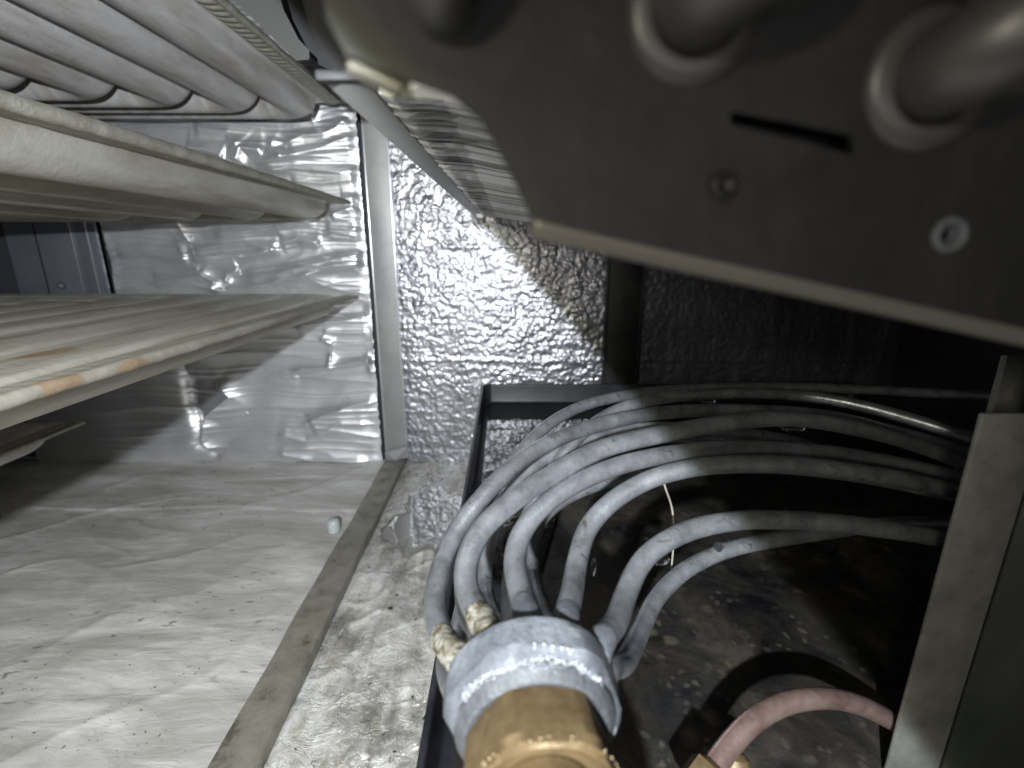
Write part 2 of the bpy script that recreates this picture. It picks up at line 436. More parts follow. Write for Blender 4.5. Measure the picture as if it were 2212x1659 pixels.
# floor: one sheet, gentle dents, a fold line across the back left
nx, nyy = 620, 420
X = np.linspace(-.80, .50, nx)[:, None] + np.zeros((1, nyy)); Y = np.linspace(-.10, .612, nyy)[None, :] + np.zeros((nx, 1))
def rid(x, y): return 1 - np.abs(pn(x, y))
q1 = Y + .35 * X
hz = .0024 * pn(X * 5, q1 * 10) + .0010 * rid(X * 5 + pn(X * 5, Y * 5), q1 * 14 + .6 * pn(X * 8, Y * 8)) ** 9 + .0003 * pn(X * 40, Y * 60)
hz += .0012 * rid(X * 3 + 4, (Y - .5 * X) * 9 + .5 * pn(X * 9, Y * 9)) ** 10
fold = Y - (.477 + .012 * pn(X * 6 + 9, X * 0 + .3))
hz += np.where(X < -.165, .0016 * sst(-.001, .001, fold), 0)
edge = sst(.0, .02, np.abs(X + .15)); hz *= edge
M_right = (X > -.137)
hz = np.where(M_right, hz * 1.2 + .0018 * (rid(X * 30 + 2, Y * 18 + pn(X * 20, Y * 14)) ** 5 - .5), hz)
FLOOR_H = hz
fl = mesh('floor', np.stack([X, Y, FZ + hz], -1), grid_faces(nx, nyy), M_floor, base=(0, .25, FZ)); tag(fl, kind='structure')
fl.data.materials.append(M_wet)
xc = X[:-1, :-1].ravel(); fl.data.polygons.foreach_set('material_index', (xc > -.150).astype(np.int32))

def slab(name, x0, x1, y0, y1, z0, z1, m):
    o = MB().box(x0, x1, y0, y1, z0, z1).build(name, m, smooth=False); tag(o, kind='structure'); return o
slab('back_wall', -.80, .50, .620, .626, FZ, .42, M_wall)
slab('left_wall', -.806, -.800, -.10, .626, FZ, .42, M_wall)
slab('right_wall', .50, .506, -.10, .626, FZ, .42, M_wall)
slab('ceiling', -.80, .50, -.02, .626, .42, .426, M_wall)

# ================================================================ CRUMPLED FOIL
YW = .600
def wz(u, v):
    p = onY(u, v, YW); return (p.x, p.z)
def za(L): return [wz(219.4 + .2976 * x, 192 + .2976 * y) for x, y in L]
def zb(L): return [wz(.4216 * x, 493.7 + .4216 * y) for x, y in L]
cre = []
for L, A, w in [
    ([(1910, 590), (1750, 605), (1400, 575), (1180, 590)], .0042, .0050), ([(1880, 660), (1600, 680), (1360, 660)], .0030, .0060),
    ([(1900, 340), (1850, 350), (1560, 440), (1340, 490), (1100, 560)], .0052, .0060), ([(1800, 200), (1700, 290), (1600, 330), (1450, 345), (1300, 400)], .0052, .0075),
    ([(1965, 1195), (1650, 1245), (1420, 1305), (1260, 1340), (980, 1350)], .0045, .0060), ([(1970, 1255), (1700, 1290), (1430, 1370), (1300, 1385), (1150, 1420), (900, 1450), (760, 1455)], .0046, .0065),
    ([(640, 1220), (900, 1190), (1250, 1180)], .0046, .0050), ([(640, 1170), (850, 1130), (1050, 1115), (1180, 1140), (1280, 1175)], .0046, .0055),
    ([(1290, 1130), (1420, 1090), (1600, 1130)], .0046, .0055), ([(800, 1055), (1000, 1040), (1250, 1015), (1400, 970), (1560, 940)], .0050, .0060),
    ([(350, 1415), (550, 1390), (740, 1345)], .0050, .0050), ([(700, 1320), (830, 1400), (800, 1450)], .0060, .0040),
    ([(1620, 1030), (1800, 1030), (1950, 990)], .0030, .0045), ([(1650, 920), (1820, 860), (1900, 900)], .0035, .0050),
    ([(1740, 800), (1850, 790), (1920, 840)], .0030, .0040), ([(80, 1210), (300, 1190), (500, 1220), (640, 1230)], .0040, .0060),
    ([(240, 1000), (560, 960), (640, 1090), (520, 1130)], .0040, .0060), ([(980, 540), (1010, 430), (1180, 440)], .0045, .0055),
    ([(1240, 340), (1230, 440), (1330, 480)], .0040, .0045), ([(600, 430), (760, 450), (900, 500)], .0040, .0060), ([(1510, 120), (1520, 230)], .0045, .0022),
    ([(640, 300), (900, 320), (1000, 420)], .0030, .0070), ([(900, 1400), (920, 1330), (1000, 1300)], .0040, .0040)]:
    cre.append((za(L), A, w))
for L, A, w in [
    ([(1960, 665), (1850, 690), (1690, 715), (1450, 740)], .0044, .0055), ([(1970, 690), (1850, 715), (1600, 755), (1480, 760)], -.0030, .0040),
    ([(1985, 880), (1800, 910), (1650, 960), (1560, 1000)], .0050, .0080), ([(1950, 440), (1700, 480), (1500, 510)], .0040, .0050),
    ([(1100, 770), (1185, 860), (1060, 960), (1040, 1080), (1130, 1160)], .0090, .0090), ([(930, 700), (960, 900), (1020, 1050), (1020, 1110), (1150, 1180)], -.0070, .0070),
    ([(1400, 1150), (1600, 1190), (1900, 1190)], .0035, .0040), ([(1650, 520), (1750, 535), (1900, 530)], .0032, .0040),
    ([(1690, 650), (1680, 720)], .0035, .0030), ([(1900, 480), (1920, 600), (1960, 720), (1940, 800)], .0048, .0045), ([(1880, 660), (1900, 740), (1960, 730)], .0050, .0035),
    ([(1400, 1050), (1560, 1090), (1750, 1000), (1900, 1000)], .0032, .0075), ([(1640, 560), (1700, 600)], .0035, .0035)]:
    cre.append((zb(L), A, w))
nx, nz = 560, 640
XL, XR = -.484, -.1742
Z = np.linspace(FZ + .001, .36, nz)[None, :] + np.zeros((nx, 1))
X = XR + (XL - .15 * (1 - sst(-.095, -.092, Z)) - XR) * np.linspace(1, 0, nx)[:, None]
wx = X + .012 * pn(X * 9, Z * 9); wzz = Z + .010 * pn(X * 7 + 3, Z * 11)
right = sst(-.34, -.17, X)
h = .0050 * pn(wx * 2.6, wzz * 9) + .0014 * pn(wx * 6, wzz * 22)
low_z = .2 + .8 * sst(-.15, -.07, Z)
h += .0030 * rid(wx * 3.1 + 1.7, wzz * 21 + .8) ** 9 * (.35 + .65 * right) * low_z + .0008 * rid(wx * 6, wzz * 34 + 3) ** 9 * (.3 + .7 * right) * low_z
h += .0002 * rid(wx * 24, wzz * 30 + 7) ** 6 * sst(-.1, .5, pn(wx * 9 + 3, wzz * 9))
h += (.2 + .8 * sst(-.16, -.05, Z)) * (.0009 * rid(wx * 4.3 + 5, wzz * 46 + .5 * pn(wx * 6, wzz * 5)) ** 8 + .0008 * rid(wx * 7 + 9, wzz * 64) ** 10 * (.3 + .7 * right))
h += .0016 * rid(wx * 2.1 + 2, wzz * 30 + 5) ** 9 + .0009 * rid(wx * 3.2 + 6, wzz * 55 + 1) ** 9
for pts, A, w in cre:
    d, sg, al = seg_dist(wx * .25 + X * .75, wzz * .25 + Z * .75, pts)
    env = sst(0, .12, al) * sst(0, .12, 1 - al) * .8 + .2
    ww = w * (1.15 + .4 * np.tanh(sg * d / w * .7))
    h += 1.25 * A * env * np.exp(-(d / ww) ** 1.15)
rag = .0012 * pn(Z[0] * 160, Z[0] * 0 + .5)
pin = sst(0, .012, XR - X)                         # pinched flat at its right edge
Yf = YW + .004 - h * (.25 + .75 * pin)
Xf = X.copy(); Xf[-1, :] += rag; Xf[-2, :] += rag * .6
foil = mesh('foil_insulation', np.stack([Xf, Yf, Z], -1), grid_faces(nx, nz, True), M_foil, base=((XL + XR) / 2, YW, FZ))
tag(foil, 'crumpled silver foil sheet lining the back wall behind the corrugated metal cells', 'foil insulation')
foil.modifiers.new('thickness', 'SOLIDIFY').thickness = -.0006

# ---------------------------------------------------------------- dimpled board
nx, nz = 640, 600
X = np.linspace(-.139, .470, nx)[:, None] + np.zeros((1, nz)); Z = np.linspace(FZ + .0005, .34, nz)[None, :] + np.zeros((nx, 1))
p = .0094
jx = X + .0025 * pn(X * 60, Z * 60) + .002 * pn(X * 22, Z * 22); jz = Z + .0025 * pn(X * 60 + 9, Z * 60 + 4) + .002 * pn(X * 22 + 7, Z * 22)
row = np.floor(jz / (p * .8)); d1 = np.full(X.shape, 9.0); d2 = np.full(X.shape, 9.0)
rr = np.random.RandomState(3).rand(512, 512, 2)
for dr in (-1, 0, 1):
    r_ = row + dr; off = np.where(r_ % 2 == 0, 0, .5); col = np.floor(jx / p - off)
    for dc in (-1, 0, 1):
        c_ = col + dc; ri = r_.astype(int) & 511; ci = c_.astype(int) & 511
        px = (c_ + off + .5 + .72 * (rr[ri, ci, 0] - .5)) * p; pz = (r_ + .5 + .72 * (rr[ri, ci, 1] - .5)) * p * .8
        d = np.hypot(jx - px, (jz - pz) * 1.15) / p
        d2 = np.where(d < d1, d1, np.minimum(d2, d)); d1 = np.minimum(d1, d)
amp = .35 + .65 * sst(-.24, -.12, Z); patch = .65 + .5 * pn(X * 14, Z * 14)
amp = amp * (1 - .8 * sst(.10, .14, X))
h = amp * patch * (.0011 * sst(0.0, .20, d2 - d1) * sst(-.6, .25, pn(X * 55 + 3, Z * 55)) + .0005 * (1 - d1)) + .0020 * pn(X * 8, Z * 8) + .0006 * pn(X * 70, Z * 120) + .0005 * pn(X * 190, Z * 190)
h += .0007 * np.exp(-((Z + .135 + .003 * pn(X * 20, X * 0)) / .003) ** 2)
board = mesh('foil_faced_board', np.stack([X, YW + .003 - h, Z], -1), grid_faces(nx, nz, True), M_board, base=(.16, YW, FZ))
tag(board, 'dimpled silver foil faced insulation board, brightly lit, right of the upright metal strip', 'insulation board')
board.data.materials.append(M_board_shade); board.data.polygons.foreach_set('material_index', (X[:-1, :-1].ravel() > .150).astype(np.int32))
board.modifiers.new('thickness', 'SOLIDIFY').thickness = -.0006

# ---------------------------------------------------------------- partition frame
fr = empty('partition_frame', (-.15, .40, FZ), 'flat grey metal strip running up the back wall and forward along the floor', 'metal frame')
mb = MB().box(-.1635, -.137, .588, .5895, FZ + .012, .36, .0004)
mb.build('upright_strip', M_vstrip, fr)
for xx, r_, yb in ((-.1368, .0007, .6005), (-.1637, .0006, .5935)):
    MB().box(xx - r_, xx + r_, .5868, yb, FZ + .012, .36, r_ * .8).build('highlight_lip', M_edge, fr)
mb = MB(); n = 60                                    # floor strip, slightly wavy
ys = np.linspace(-.02, .586, n); vs = []; fs = []
for i, y in enumerate(ys):
    w = .0006 * math.sin(y * 31) + .0004 * math.sin(y * 77)
    xl, xr = -.1590 - .0085 * y + w, -.1326 - .0105 * y + w * .5
    zt = FZ + .0125 + .0003 * math.sin(y * 50)
    vs += [(xl, y, zt - .0012), (xl + .0003, y, zt), (xr - .0014, y, zt + .0002), (xr - .0004, y, zt + .0008), (xr, y, zt), (xr, y, zt - .0016), (xr - .0018, y, FZ + .001), (xr - .0028, y, FZ + .001), (xr - .003, y, zt - .0014)]
k = 9
for i in range(n - 1):
    for j in range(k): fs.append((i * k + j, (i + 1) * k + j, (i + 1) * k + (j + 1) % k, i * k + (j + 1) % k))
fs += [tuple(range(k)), tuple((n - 1) * k + j for j in range(k))][::-1]
mb.add(vs, fs); mb.build('floor_strip', M_strip, fr, sharp=40)
mb = MB().box(-.1320, -.1305, .02, .05, FZ - .001, FZ + .0015)
# torn foil flap at the corner where both strips meet
vs = [(-.165, .585, FZ + .022), (-.136, .584, FZ + .030), (-.137, .586, FZ + .014), (-.150, .580, FZ + .013), (-.163, .583, FZ + .004)]
vs2 = [(x, y + .0008, z) for x, y, z in vs]
MB().add(vs + vs2, [(0, 4, 3), (0, 3, 1), (1, 3, 2), (5, 8, 9), (5, 6, 8), (6, 7, 8), (0, 1, 6, 5), (1, 2, 7, 6), (2, 3, 8, 7), (3, 4, 9, 8), (4, 0, 5, 9)]).build('corner_flap', M_vstrip, fr, smooth=False)

# left end of the back wall: blue grey sheet with a narrow strip
lp = empty('wall_panel', (-.56, .60, -.0925), 'dark blue grey sheet metal panel at far left between the corrugated cells', 'metal panel')
MB().box(-.598, -.5145, .600, .604, -.0925, .36, .0006).build('sheet', M_panel, lp)
MB().box(-.5135, -.4855, .594, .598, -.0925, .36, .0006).build('narrow_strip', M_panel, lp)
for xx in (-.5135, -.4952): MB().box(xx - .0006, xx + .0006, .5925, .5938, -.0925, .36, .0005).build('bright_edge', M_edge, lp)
V, F = lathe([(0, .0), (0, .0045), (-.002, .0042), (-.004, .003), (-.005, 0.0)], onY(133, 617, .599), (0, 1, 0), 16)
mesh('screw_head', V, F, M_collar, lp)
MB().box(-.5625, -.5610, .5992, .600, -.0925, .36, .0002).build('seam', M_black, lp)

# dark upright behind the pan
st = MB().box(.1130, .1150, .588, .6005, FZ + .001, .34, .0005).box(.1150, .155, .5935, .5955, FZ + .001, .34, .0006).box(.155, .157, .5905, .6005, FZ + .001, .34, .0005)
o = st.build('upright_channel', M_plate); tag(o, 'dark grey upright metal channel on the back wall right of the dimpled foil', 'metal channel')

# ================================================================ HEAT EXCHANGER CELLS
XE, YE, YN = -.184, .580, -.02                       # right edge, far end, near end
AW = .46
def cell(name, Z0, label, m_shell, hem=.0030, rib=1.0, m_hem=None, xe=XE, ye=YE, yn=YN):
    m_hem = m_hem or M_hem
    t = empty(name, (xe, yn, Z0), label, 'heat exchanger cell', 'corrugated metal cells stacked at left')
    na, nb = 330, 230
    a = np.linspace(.0, AW, na)[:, None] + np.zeros((1, nb))
    bb = np.linspace(0, ye - yn, nb) ** 1.0
    tt = np.linspace(0, 1, nb); bb = (ye - yn) * tt ** 1.7       # finer towards the far end
    b = bb[None, :] + np.zeros((na, 1))
    A2 = (a - .016) / .047; B2 = (b - .005) / .030
    r = 1.1                                          # nested L-shaped corrugations with rounded corners
    ux = np.maximum(r - A2, 0); uy = np.maximum(r - B2, 0)
    D = np.minimum(np.maximum(A2, r), np.maximum(B2, r)) - np.where((A2 < B2 + 40), np.hypot(np.minimum(ux, r + 9), np.minimum(uy, r + 9)), 0)
    m_ = np.minimum(A2, B2); k = .55                 # smooth minimum
    hh = np.clip(.5 + .5 * (B2 - A2) / k, 0, 1); D = B2 * (1 - hh) + A2 * hh - k * hh * (1 - hh)
    fr_ = D - np.floor(D); act = sst(0, .10, D)
    # saw-like hump: slow rise, short drop
    hump = np.sin(np.pi * np.clip(fr_ / .80, 0, 1)) ** .62
    hump = np.where(D < 0, 0, hump)
    env = .0040 + .0150 * sst(.0, 4.5, D)
    low = act * (env * .55 + hump * .0170) + .0011
    top = act * (.0010 + .0040 * sst(0, 2.5, D) + .0024 * hump) + .0011
    Xg = xe - a; Yg = ye - b
    Vt = np.stack([Xg, Yg, Z0 + top], -1).reshape(-1, 3); Vb = np.stack([Xg, Yg, Z0 - low], -1).reshape(-1, 3)
    Ft = grid_faces(na, nb, False); Fb = grid_faces(na, nb, True) + na * nb
    ring = []
    idx = np.arange(na * nb).reshape(na, nb)
    for line in (idx[0, :], idx[-1, :], idx[:, 0], idx[:, -1]):
        for i in range(len(line) - 1): ring.append((line[i], line[i + 1], line[i + 1] + na * nb, line[i] + na * nb))
    F = np.concatenate([Ft, Fb, np.array(ring)])
    mesh('pressed_shell', np.concatenate([Vt, Vb]), F, m_shell, t)
    # rolled hem along the right edge
    n = 260; ys = np.linspace(yn, ye + .002, n)
    taper = .55 + .45 * np.clip((ye - ys) / .25, 0, 1)
    Ah = np.stack([xe + .0002 + .0004 * pn(ys * 60, ys * 0 + Z0 * 50 + .5), ys, Z0 + .0003 * pn(ys * 35 + 3, ys * 0 + .2)], 1)
    rad = hem * taper * (1 + .08 * pn(ys * 120, ys * 0 + 1.5))
    V, F = sweep(Ah, rad, 14)
    mesh('rolled_hem', V, F, m_hem, t)
    # crimped seam just inside the hem
    nn, mm = 900, 7
    y = np.linspace(yn, ye - .001, nn)[:, None] + np.zeros((1, mm)); s = np.linspace(0, 1, mm)[None, :] + np.zeros((nn, 1))
    x = xe - .0015 - s * .0125
    q = .0019 + .0011 * rib * np.sin(np.pi * s) ** .6 * (.5 + .5 * np.tanh(2.2 * np.sin(2 * np.pi * (y + s * .003) / .0085)))
    i0 = nn * mm
    V = np.concatenate([np.stack([x, y, Z0 - q], -1).reshape(-1, 3), np.stack([x, y, Z0 + q], -1).reshape(-1, 3)])
    mesh('crimped_seam', V, np.concatenate([grid_faces(nn, mm, False), grid_faces(nn, mm, True) + i0]), m_hem, t)
    return t
def copy_tree(o, name, dz, label, m_shell, m_map=None, dx=0, dy=0):
    r = o.copy(); r.name = name; C.objects.link(r); r.location = o.location + Vector((dx, dy, dz)); r['label'] = label
    for ch in o.children:
        c = ch.copy(); c.parent = r; C.objects.link(c)
        if m_shell and ch.name.startswith('pressed_shell'):
            c.data = ch.data.copy(); c.data.materials[0] = m_shell
    return r
c1 = cell('heat_exchanger_cell', .152, 'topmost corrugated grey metal cell seen from below, its ribbed edge at the top left', M_cell)
cell('heat_exchanger_cell', .0522, 'second corrugated metal cell from the top, its thick tan edge pointing at the foil', M_cell_tan, .0034, .25)
cell('heat_exchanger_cell', -.053, 'corrugated metal cell seen from above with rust spots along its near edge', M_cell_rust, .0029, .12, M_hem_rust)
copy_tree(c1, 'heat_exchanger_cell', -.307, 'lowest corrugated cell, only its short pale edge showing in the dark at left', None, dx=-.215, dy=-.155)

# ================================================================ EVAPORATOR COIL
YP = .062
ec = empty('evaporator_coil', (.05, YP, -.02), 'large dark blurred coil end plate hanging across the top right with fins behind', 'evaporator coil')
def pp(u, v, Y=YP):
    q = onY(u, v, Y); return (q.x, q.z)
outer = [pp(690, -60), pp(706, 40), pp(748, 118), pp(870, 168), pp(975, 205), pp(1040, 262), pp(1082, 335), pp(1122, 415), pp(1140, 455), pp(1152, 490), pp(1400, 545), pp(1800, 634), pp(2330, 752), (.30, -.02), (.30, .20), (-.02, .20)]
def plate(outer, holes, y0, y1):
    loops = [[Vector((x, z, 0)) for x, z in outer]] + [[Vector((x, z, 0)) for x, z in hl] for hl in holes]
    tri = tessellate_polygon(loops); pts = [p_ for l in loops for p_ in l]; n = len(pts)
    vs = [(p_.x, y0, p_.y) for p_ in pts] + [(p_.x, y1, p_.y) for p_ in pts]
    fs = [tuple(t) for t in tri] + [tuple(i + n for i in t[::-1]) for t in tri]
    s = 0
    for l in loops:
        m = len(l)
        for i in range(m): fs.append((s + i, s + (i + 1) % m, s + (i + 1) % m + n, s + i + n))
        s += m
    return vs, fs
def circ(u, v, r, n=24): 
    x, z = pp(u, v); return [(x + r * math.cos(2 * math.pi * i / n), z + r * math.sin(2 * math.pi * i / n)) for i in range(n)]
slot = [pp(1580, 240), pp(1700, 262), pp(1840, 292), pp(1846, 335), pp(1700, 300), pp(1576, 268)]
hole = circ(2050, 507, .0016)
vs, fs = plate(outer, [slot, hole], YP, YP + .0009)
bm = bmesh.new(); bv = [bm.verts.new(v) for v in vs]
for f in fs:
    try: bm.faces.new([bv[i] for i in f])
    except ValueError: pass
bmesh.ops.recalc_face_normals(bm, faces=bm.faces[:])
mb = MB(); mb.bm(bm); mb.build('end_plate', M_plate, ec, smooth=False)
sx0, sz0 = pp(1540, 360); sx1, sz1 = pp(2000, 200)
MB().box(sx0, sx1, YP + .006, YP + .007, sz0 - .004, sz1 + .004).build('slot_shade', M_black, ec)  # black sheet added for the shade inside the slot
# rolled lower flange of the plate
A = spline([Vector((*(pp(u, v)[:1]), YP + .0016, pp(u, v)[1])) for u, v in [(1150, 482), (1400, 540), (1800, 627), (2330, 745)]], 60)
V, F = sweep(A, .0017, 14); mesh('rolled_lower_edge', V, F, M_flange, ec)
A = spline([Vector((pp(u, v)[0], YP + .002, pp(u, v)[1])) for u, v in [(745, 128), (800, 152), (862, 182)]], 30)
V, F = sweep(A, .0011, 12); mesh('rolled_left_edge', V, F, M_flange, ec)
A = spline([Vector((pp(u, v)[0], YP + .002, pp(u, v)[1])) for u, v in [(866, 160), (872, 205)]], 8)
V, F = sweep(A, .0006, 10); mesh('edge_pin', V, F, M_flange, ec)
# rivet and eyelet
x, z = pp(1560, 402)
V, F = lathe([(0, .0017), (-.0005, .0016), (-.0009, .0012), (-.0010, .0009), (-.0005, .0006), (-.0004, 0)], (x, YP, z), (0, 1, 0), 24); mesh('rivet', V, F, M_plate, ec)
x, z = pp(2050, 507)
V, F = lathe([(.0016, .0013), (0, .0013), (-.0005, .0014), (-.0006, .0017), (-.0004, .0020), (0, .0021)], (x, YP, z), (0, 1, 0), 28); mesh('eyelet', V, F, M_collar, ec)
# return bends
def bend(p1, p2, out, r):
    p1 = Vector((p1[0], YP + .001, p1[1])); p2 = Vector((p2[0], YP + .001, p2[1])); c = (p1 + p2) / 2; rad = (p2 - p1) / 2; L = rad.length
    pts = [p1, p1 + Vector((0, -out, 0))]
    for i in range(1, 12):
        a = math.pi * i / 12; pts.append(c + Vector((0, -out, 0)) - rad * math.cos(a) + Vector((0, -L * .9 * math.sin(a), 0)))
    pts += [p2 + Vector((0, -out, 0)), p2]
    V, F = sweep(spline(pts, 50), r, 22); return mesh('return_bend', V, F, M_bend, ec)
bend(pp(1500, 15), pp(1700, -90), .004, .0048)
bend(pp(2010, 165), pp(2190, 30), .004, .0048)
bend(pp(955, 15), pp(1010, -160), .003, .0034)
for u, v in ((1500, 25), (2010, 175)):
    x, z = pp(u, v); V, F = lathe([(0, .0074), (-.0006, .0072), (-.0011, .0064), (-.0012, .0050)], (x, YP, z), (0, 1, 0), 36); mesh('bend_collar', V, F, M_bend, ec)
x, z = pp(2205, 60); V, F = lathe([(0, .0068), (-.002, .0066), (-.0026, .0058), (-.001, .0055), (.0005, .0054)], (x, YP, z), (0, 1, 0), 36); mesh('tube_stub', V, F, M_bend, ec)
# cooling fins behind the plate: one sheet each
random.seed(5)
prof = []
FY = .126
for x, z, d in [(-.0312, .0352, .0012), (-.0285, .0345, .0015), (-.0255, .0341, .0008), (-.0225, .0338, -.0004), (-.0195, .0335, -.0014), (-.0160, .0330, -.0020), (-.0110, .0322, -.0012), (-.0050, .0312, 0), (.0050, .0298, 0), (.0300, .0270, 0), (.0800, .0220, 0)]:
    prof.append((x, z, d))
NE = len(prof)
prof += [(.150, .010, 0), (.160, .090, 0), (-.020, .100, 0)]
def fin_mesh(k):
    random.seed(k); w = [(.0006 * random.uniform(-1, 1)) for _ in prof]
    vs = [(x, d + w[i] * (i < NE), z) for i, (x, z, d) in enumerate(prof)]; vs += [(x, d + w[i] * (i < NE) + .00025, z) for i, (x, z, d) in enumerate(prof)]
    n = len(prof); fs = [(i, (i + 1) % n, (i + 1) % n + n, i + n) for i in range(n)]
    fan = [(i, i + 1, NE + 1) for i in range(0, NE)] + [(0, NE + 1, NE + 2)]
    fs += [tuple(f) for f in fan] + [tuple(j + n for j in f[::-1]) for f in fan]
    return vs, fs
protos = []
y = FY; i = 0
while y < .522 and i < 290:
    if i < 6:
        vs, fs = fin_mesh(i); vs = [(a, b_ + y, c_) for a, b_, c_ in vs]
        o = mesh('cooling_fin', vs, fs, M_fin, ec, smooth=False); protos.append((o, y))
    else:
        src, y0 = protos[random.randrange(6)]
        o = share('cooling_fin', src, ec, (random.uniform(-.0003, .0003), y - y0, random.gauss(0, .0005)))
    step = .00115 + .0004 * random.random() + (.0016 if random.random() < .05 else 0)
    y += step; i += 1
# flat support strip along the fins
for nm_, Y_, M_, pl_ in (('bracket_arm', .280, M_arm, [(440, -60), (590, -60), (612, 20), (645, 85), (668, 108), (668, 128), (640, 131), (560, 52), (500, -4)]),
                         ('gap_shade', .300, M_black, [(560, -60), (800, -60), (870, 190), (800, 190), (690, 140), (600, 60)])):  # second one: added black sheet standing in for shade in the gap
    vs, fs = plate([pp(u, v, Y_) for u, v in pl_], [], Y_, Y_ + .0015)
    bm = bmesh.new(); bv = [bm.verts.new(v) for v in vs]
    for f in fs: bm.faces.new([bv[i] for i in f])
    bmesh.ops.recalc_face_normals(bm, faces=bm.faces[:]); mb = MB(); mb.bm(bm); mb.build(nm_, M_, ec, smooth=False)
MB().box(-.0418, -.0312, .1165, .1197, .0346, .0368, .0006).build('dark_end_block', M_black, ec)  # added black block hiding the strip's overbright end face
mb = MB().box(-.0412, -.0318, .120, .520, .0352, .0364, .0004); mb.box(-.0412, -.0400, .30, .520, .0364, .062, .0003)
mb.build('support_strip', M_strut, ec)

# ================================================================ DRAIN PAN
ZR, ZF = -.1570, -.1816
def px_(x, y): return x - .0144 * y * (1 if x < .1 else 0)
dp = empty('drain_pan', (.15, .30, ZF), 'shallow black plastic drain pan with a thin raised rim under the tubes', 'drain pan')
x0, x1, y0, y1, R = -.0288, .420, .020, .572, .013
def loop(off):
    pts = []; r = max(R - off, .002)
    for cx, cy, a0 in ((x0 + off + r, y1 - off - r, 180), (x1 - off - r, y1 - off - r, 90), (x1 - off - r, y0 + off + r, 0), (x0 + off + r, y0 + off + r, -90)):
        for i in range(9):
            a = math.radians(a0 - i * 90 / 8); pts.append((cx + r * math.cos(a), cy + r * math.sin(a)))
    res = []
    for i in range(len(pts)):                         # subdivide long sides
        p_, q_ = pts[i], pts[(i + 1) % len(pts)]; L = math.hypot(q_[0] - p_[0], q_[1] - p_[1]); k = 30 if L > .05 else 1
        for j in range(k): res.append((p_[0] + (q_[0] - p_[0]) * j / k, p_[1] + (q_[1] - p_[1]) * j / k))
    return res
prof = [(.0005, -.200), (0, -.1585), (.0003, -.1573), (.0010, ZR), (.0020, ZR), (.0027, -.1575), (.0030, -.1590), (.0042, -.1770), (.0055, -.1803), (.0090, ZF)]
vs = []; n = None
for off, z in prof:
    l = loop(off); n = len(l); vs += [(px_(x, y), y, z) for x, y in l]
fs = [(j * n + i, j * n + (i + 1) % n, (j + 1) * n + (i + 1) % n, (j + 1) * n + i) for j in range(len(prof) - 1) for i in range(n)]
mesh('rim', vs, fs, M_pan, dp)
gx, gy = 260, 300
X = np.linspace(x0 + .004, x1 - .004, gx)[:, None] + np.zeros((1, gy)); Y = np.linspace(y0 + .004, y1 - .004, gy)[None, :] + np.zeros((gx, 1))
hz = .0006 * pn(X * 20, Y * 20) + .0007 * np.abs(pn(X * 60, Y * 60)) ** 1.5
X = X - .0144 * Y * (X < .1) * 1.0
mesh('pan_floor', np.stack([X, Y, ZF - .0004 + hz], -1), grid_faces(gx, gy), M_panfloor, dp)
def blob(name, cx, cy, rx, ry, z, m, label, cat, seed, hgt=.0006, jag=.5, n=96, rot=0):
    vs = [(cx, cy, z + hgt)]; rings = [.5, .8, .95, 1.0]; zs = [hgt, hgt, hgt * .75, -.0003]
    for rr_, zz in zip(rings, zs):
        for k in range(n):
            a = 2 * math.pi * k / n
            q = 1 + jag * (float(pn(np.array([2 + 1.5 * math.cos(a) + seed]), np.array([2 + 1.5 * math.sin(a)]))[0])) + jag * .4 * float(pn(np.array([5 * math.cos(a) + seed]), np.array([5 * math.sin(a) + 3.3]))[0])
            dx, dy = rx * rr_ * q * math.cos(a), ry * rr_ * q * math.sin(a)
            vs.append((cx + dx * math.cos(rot) - dy * math.sin(rot), cy + dx * math.sin(rot) + dy * math.cos(rot), z + zz))
    fs = [(0, 1 + k, 1 + (k + 1) % n) for k in range(n)]
    for j in range(3):
        for k in range(n): fs.append((1 + j * n + k, 1 + (j + 1) * n + k, 1 + (j + 1) * n + (k + 1) % n, 1 + j * n + (k + 1) % n))
    o = mesh(name, vs, fs, m); tag(o, label, cat); return o
# standing water in the back left of the pan: fills the corner
l = [(px_(x, y), y) for x, y in loop(.0050) if x < .125 and y > .15]
l = sorted(l, key=lambda q: math.atan2(q[1] - .36, q[0] - .02))
wv = [(x, y, ZF + .0016) for x, y in [(-.0288 + .005 - .0144 * .25, .235)]]
path = [(-.0272 + .0040, .20), (-.0272 + .0032, .30), (-.0272 + .0018, .42), (-.0272 + .0005, .54), (-.0302 + .0065, .560), (-.0302 + .0135, .5665), (.05, .5668), (.13, .5668), (.125, .50), (.10, .44), (.062, .40), (.045, .345), (.03, .30), (.018, .25), (.0, .21)]
wv = [(.02, .42, ZF + .0014)] + [(x, y, ZF + .0014) for x, y in path]
wf = [(0, 1 + (k + 1) % len(path), 1 + k) for k in range(len(path))]
o = mesh('standing_water', wv, wf, M_panwater, smooth=False); tag(o, 'still dark water in the back left corner of the black pan mirroring the foil wall', 'water')
blob('puddle', -.088, .455, .036, .062, FZ + .0020, M_puddle, 'shiny puddle on the stained floor between the floor strip and the black pan', 'puddle', 3.1, rot=.12)

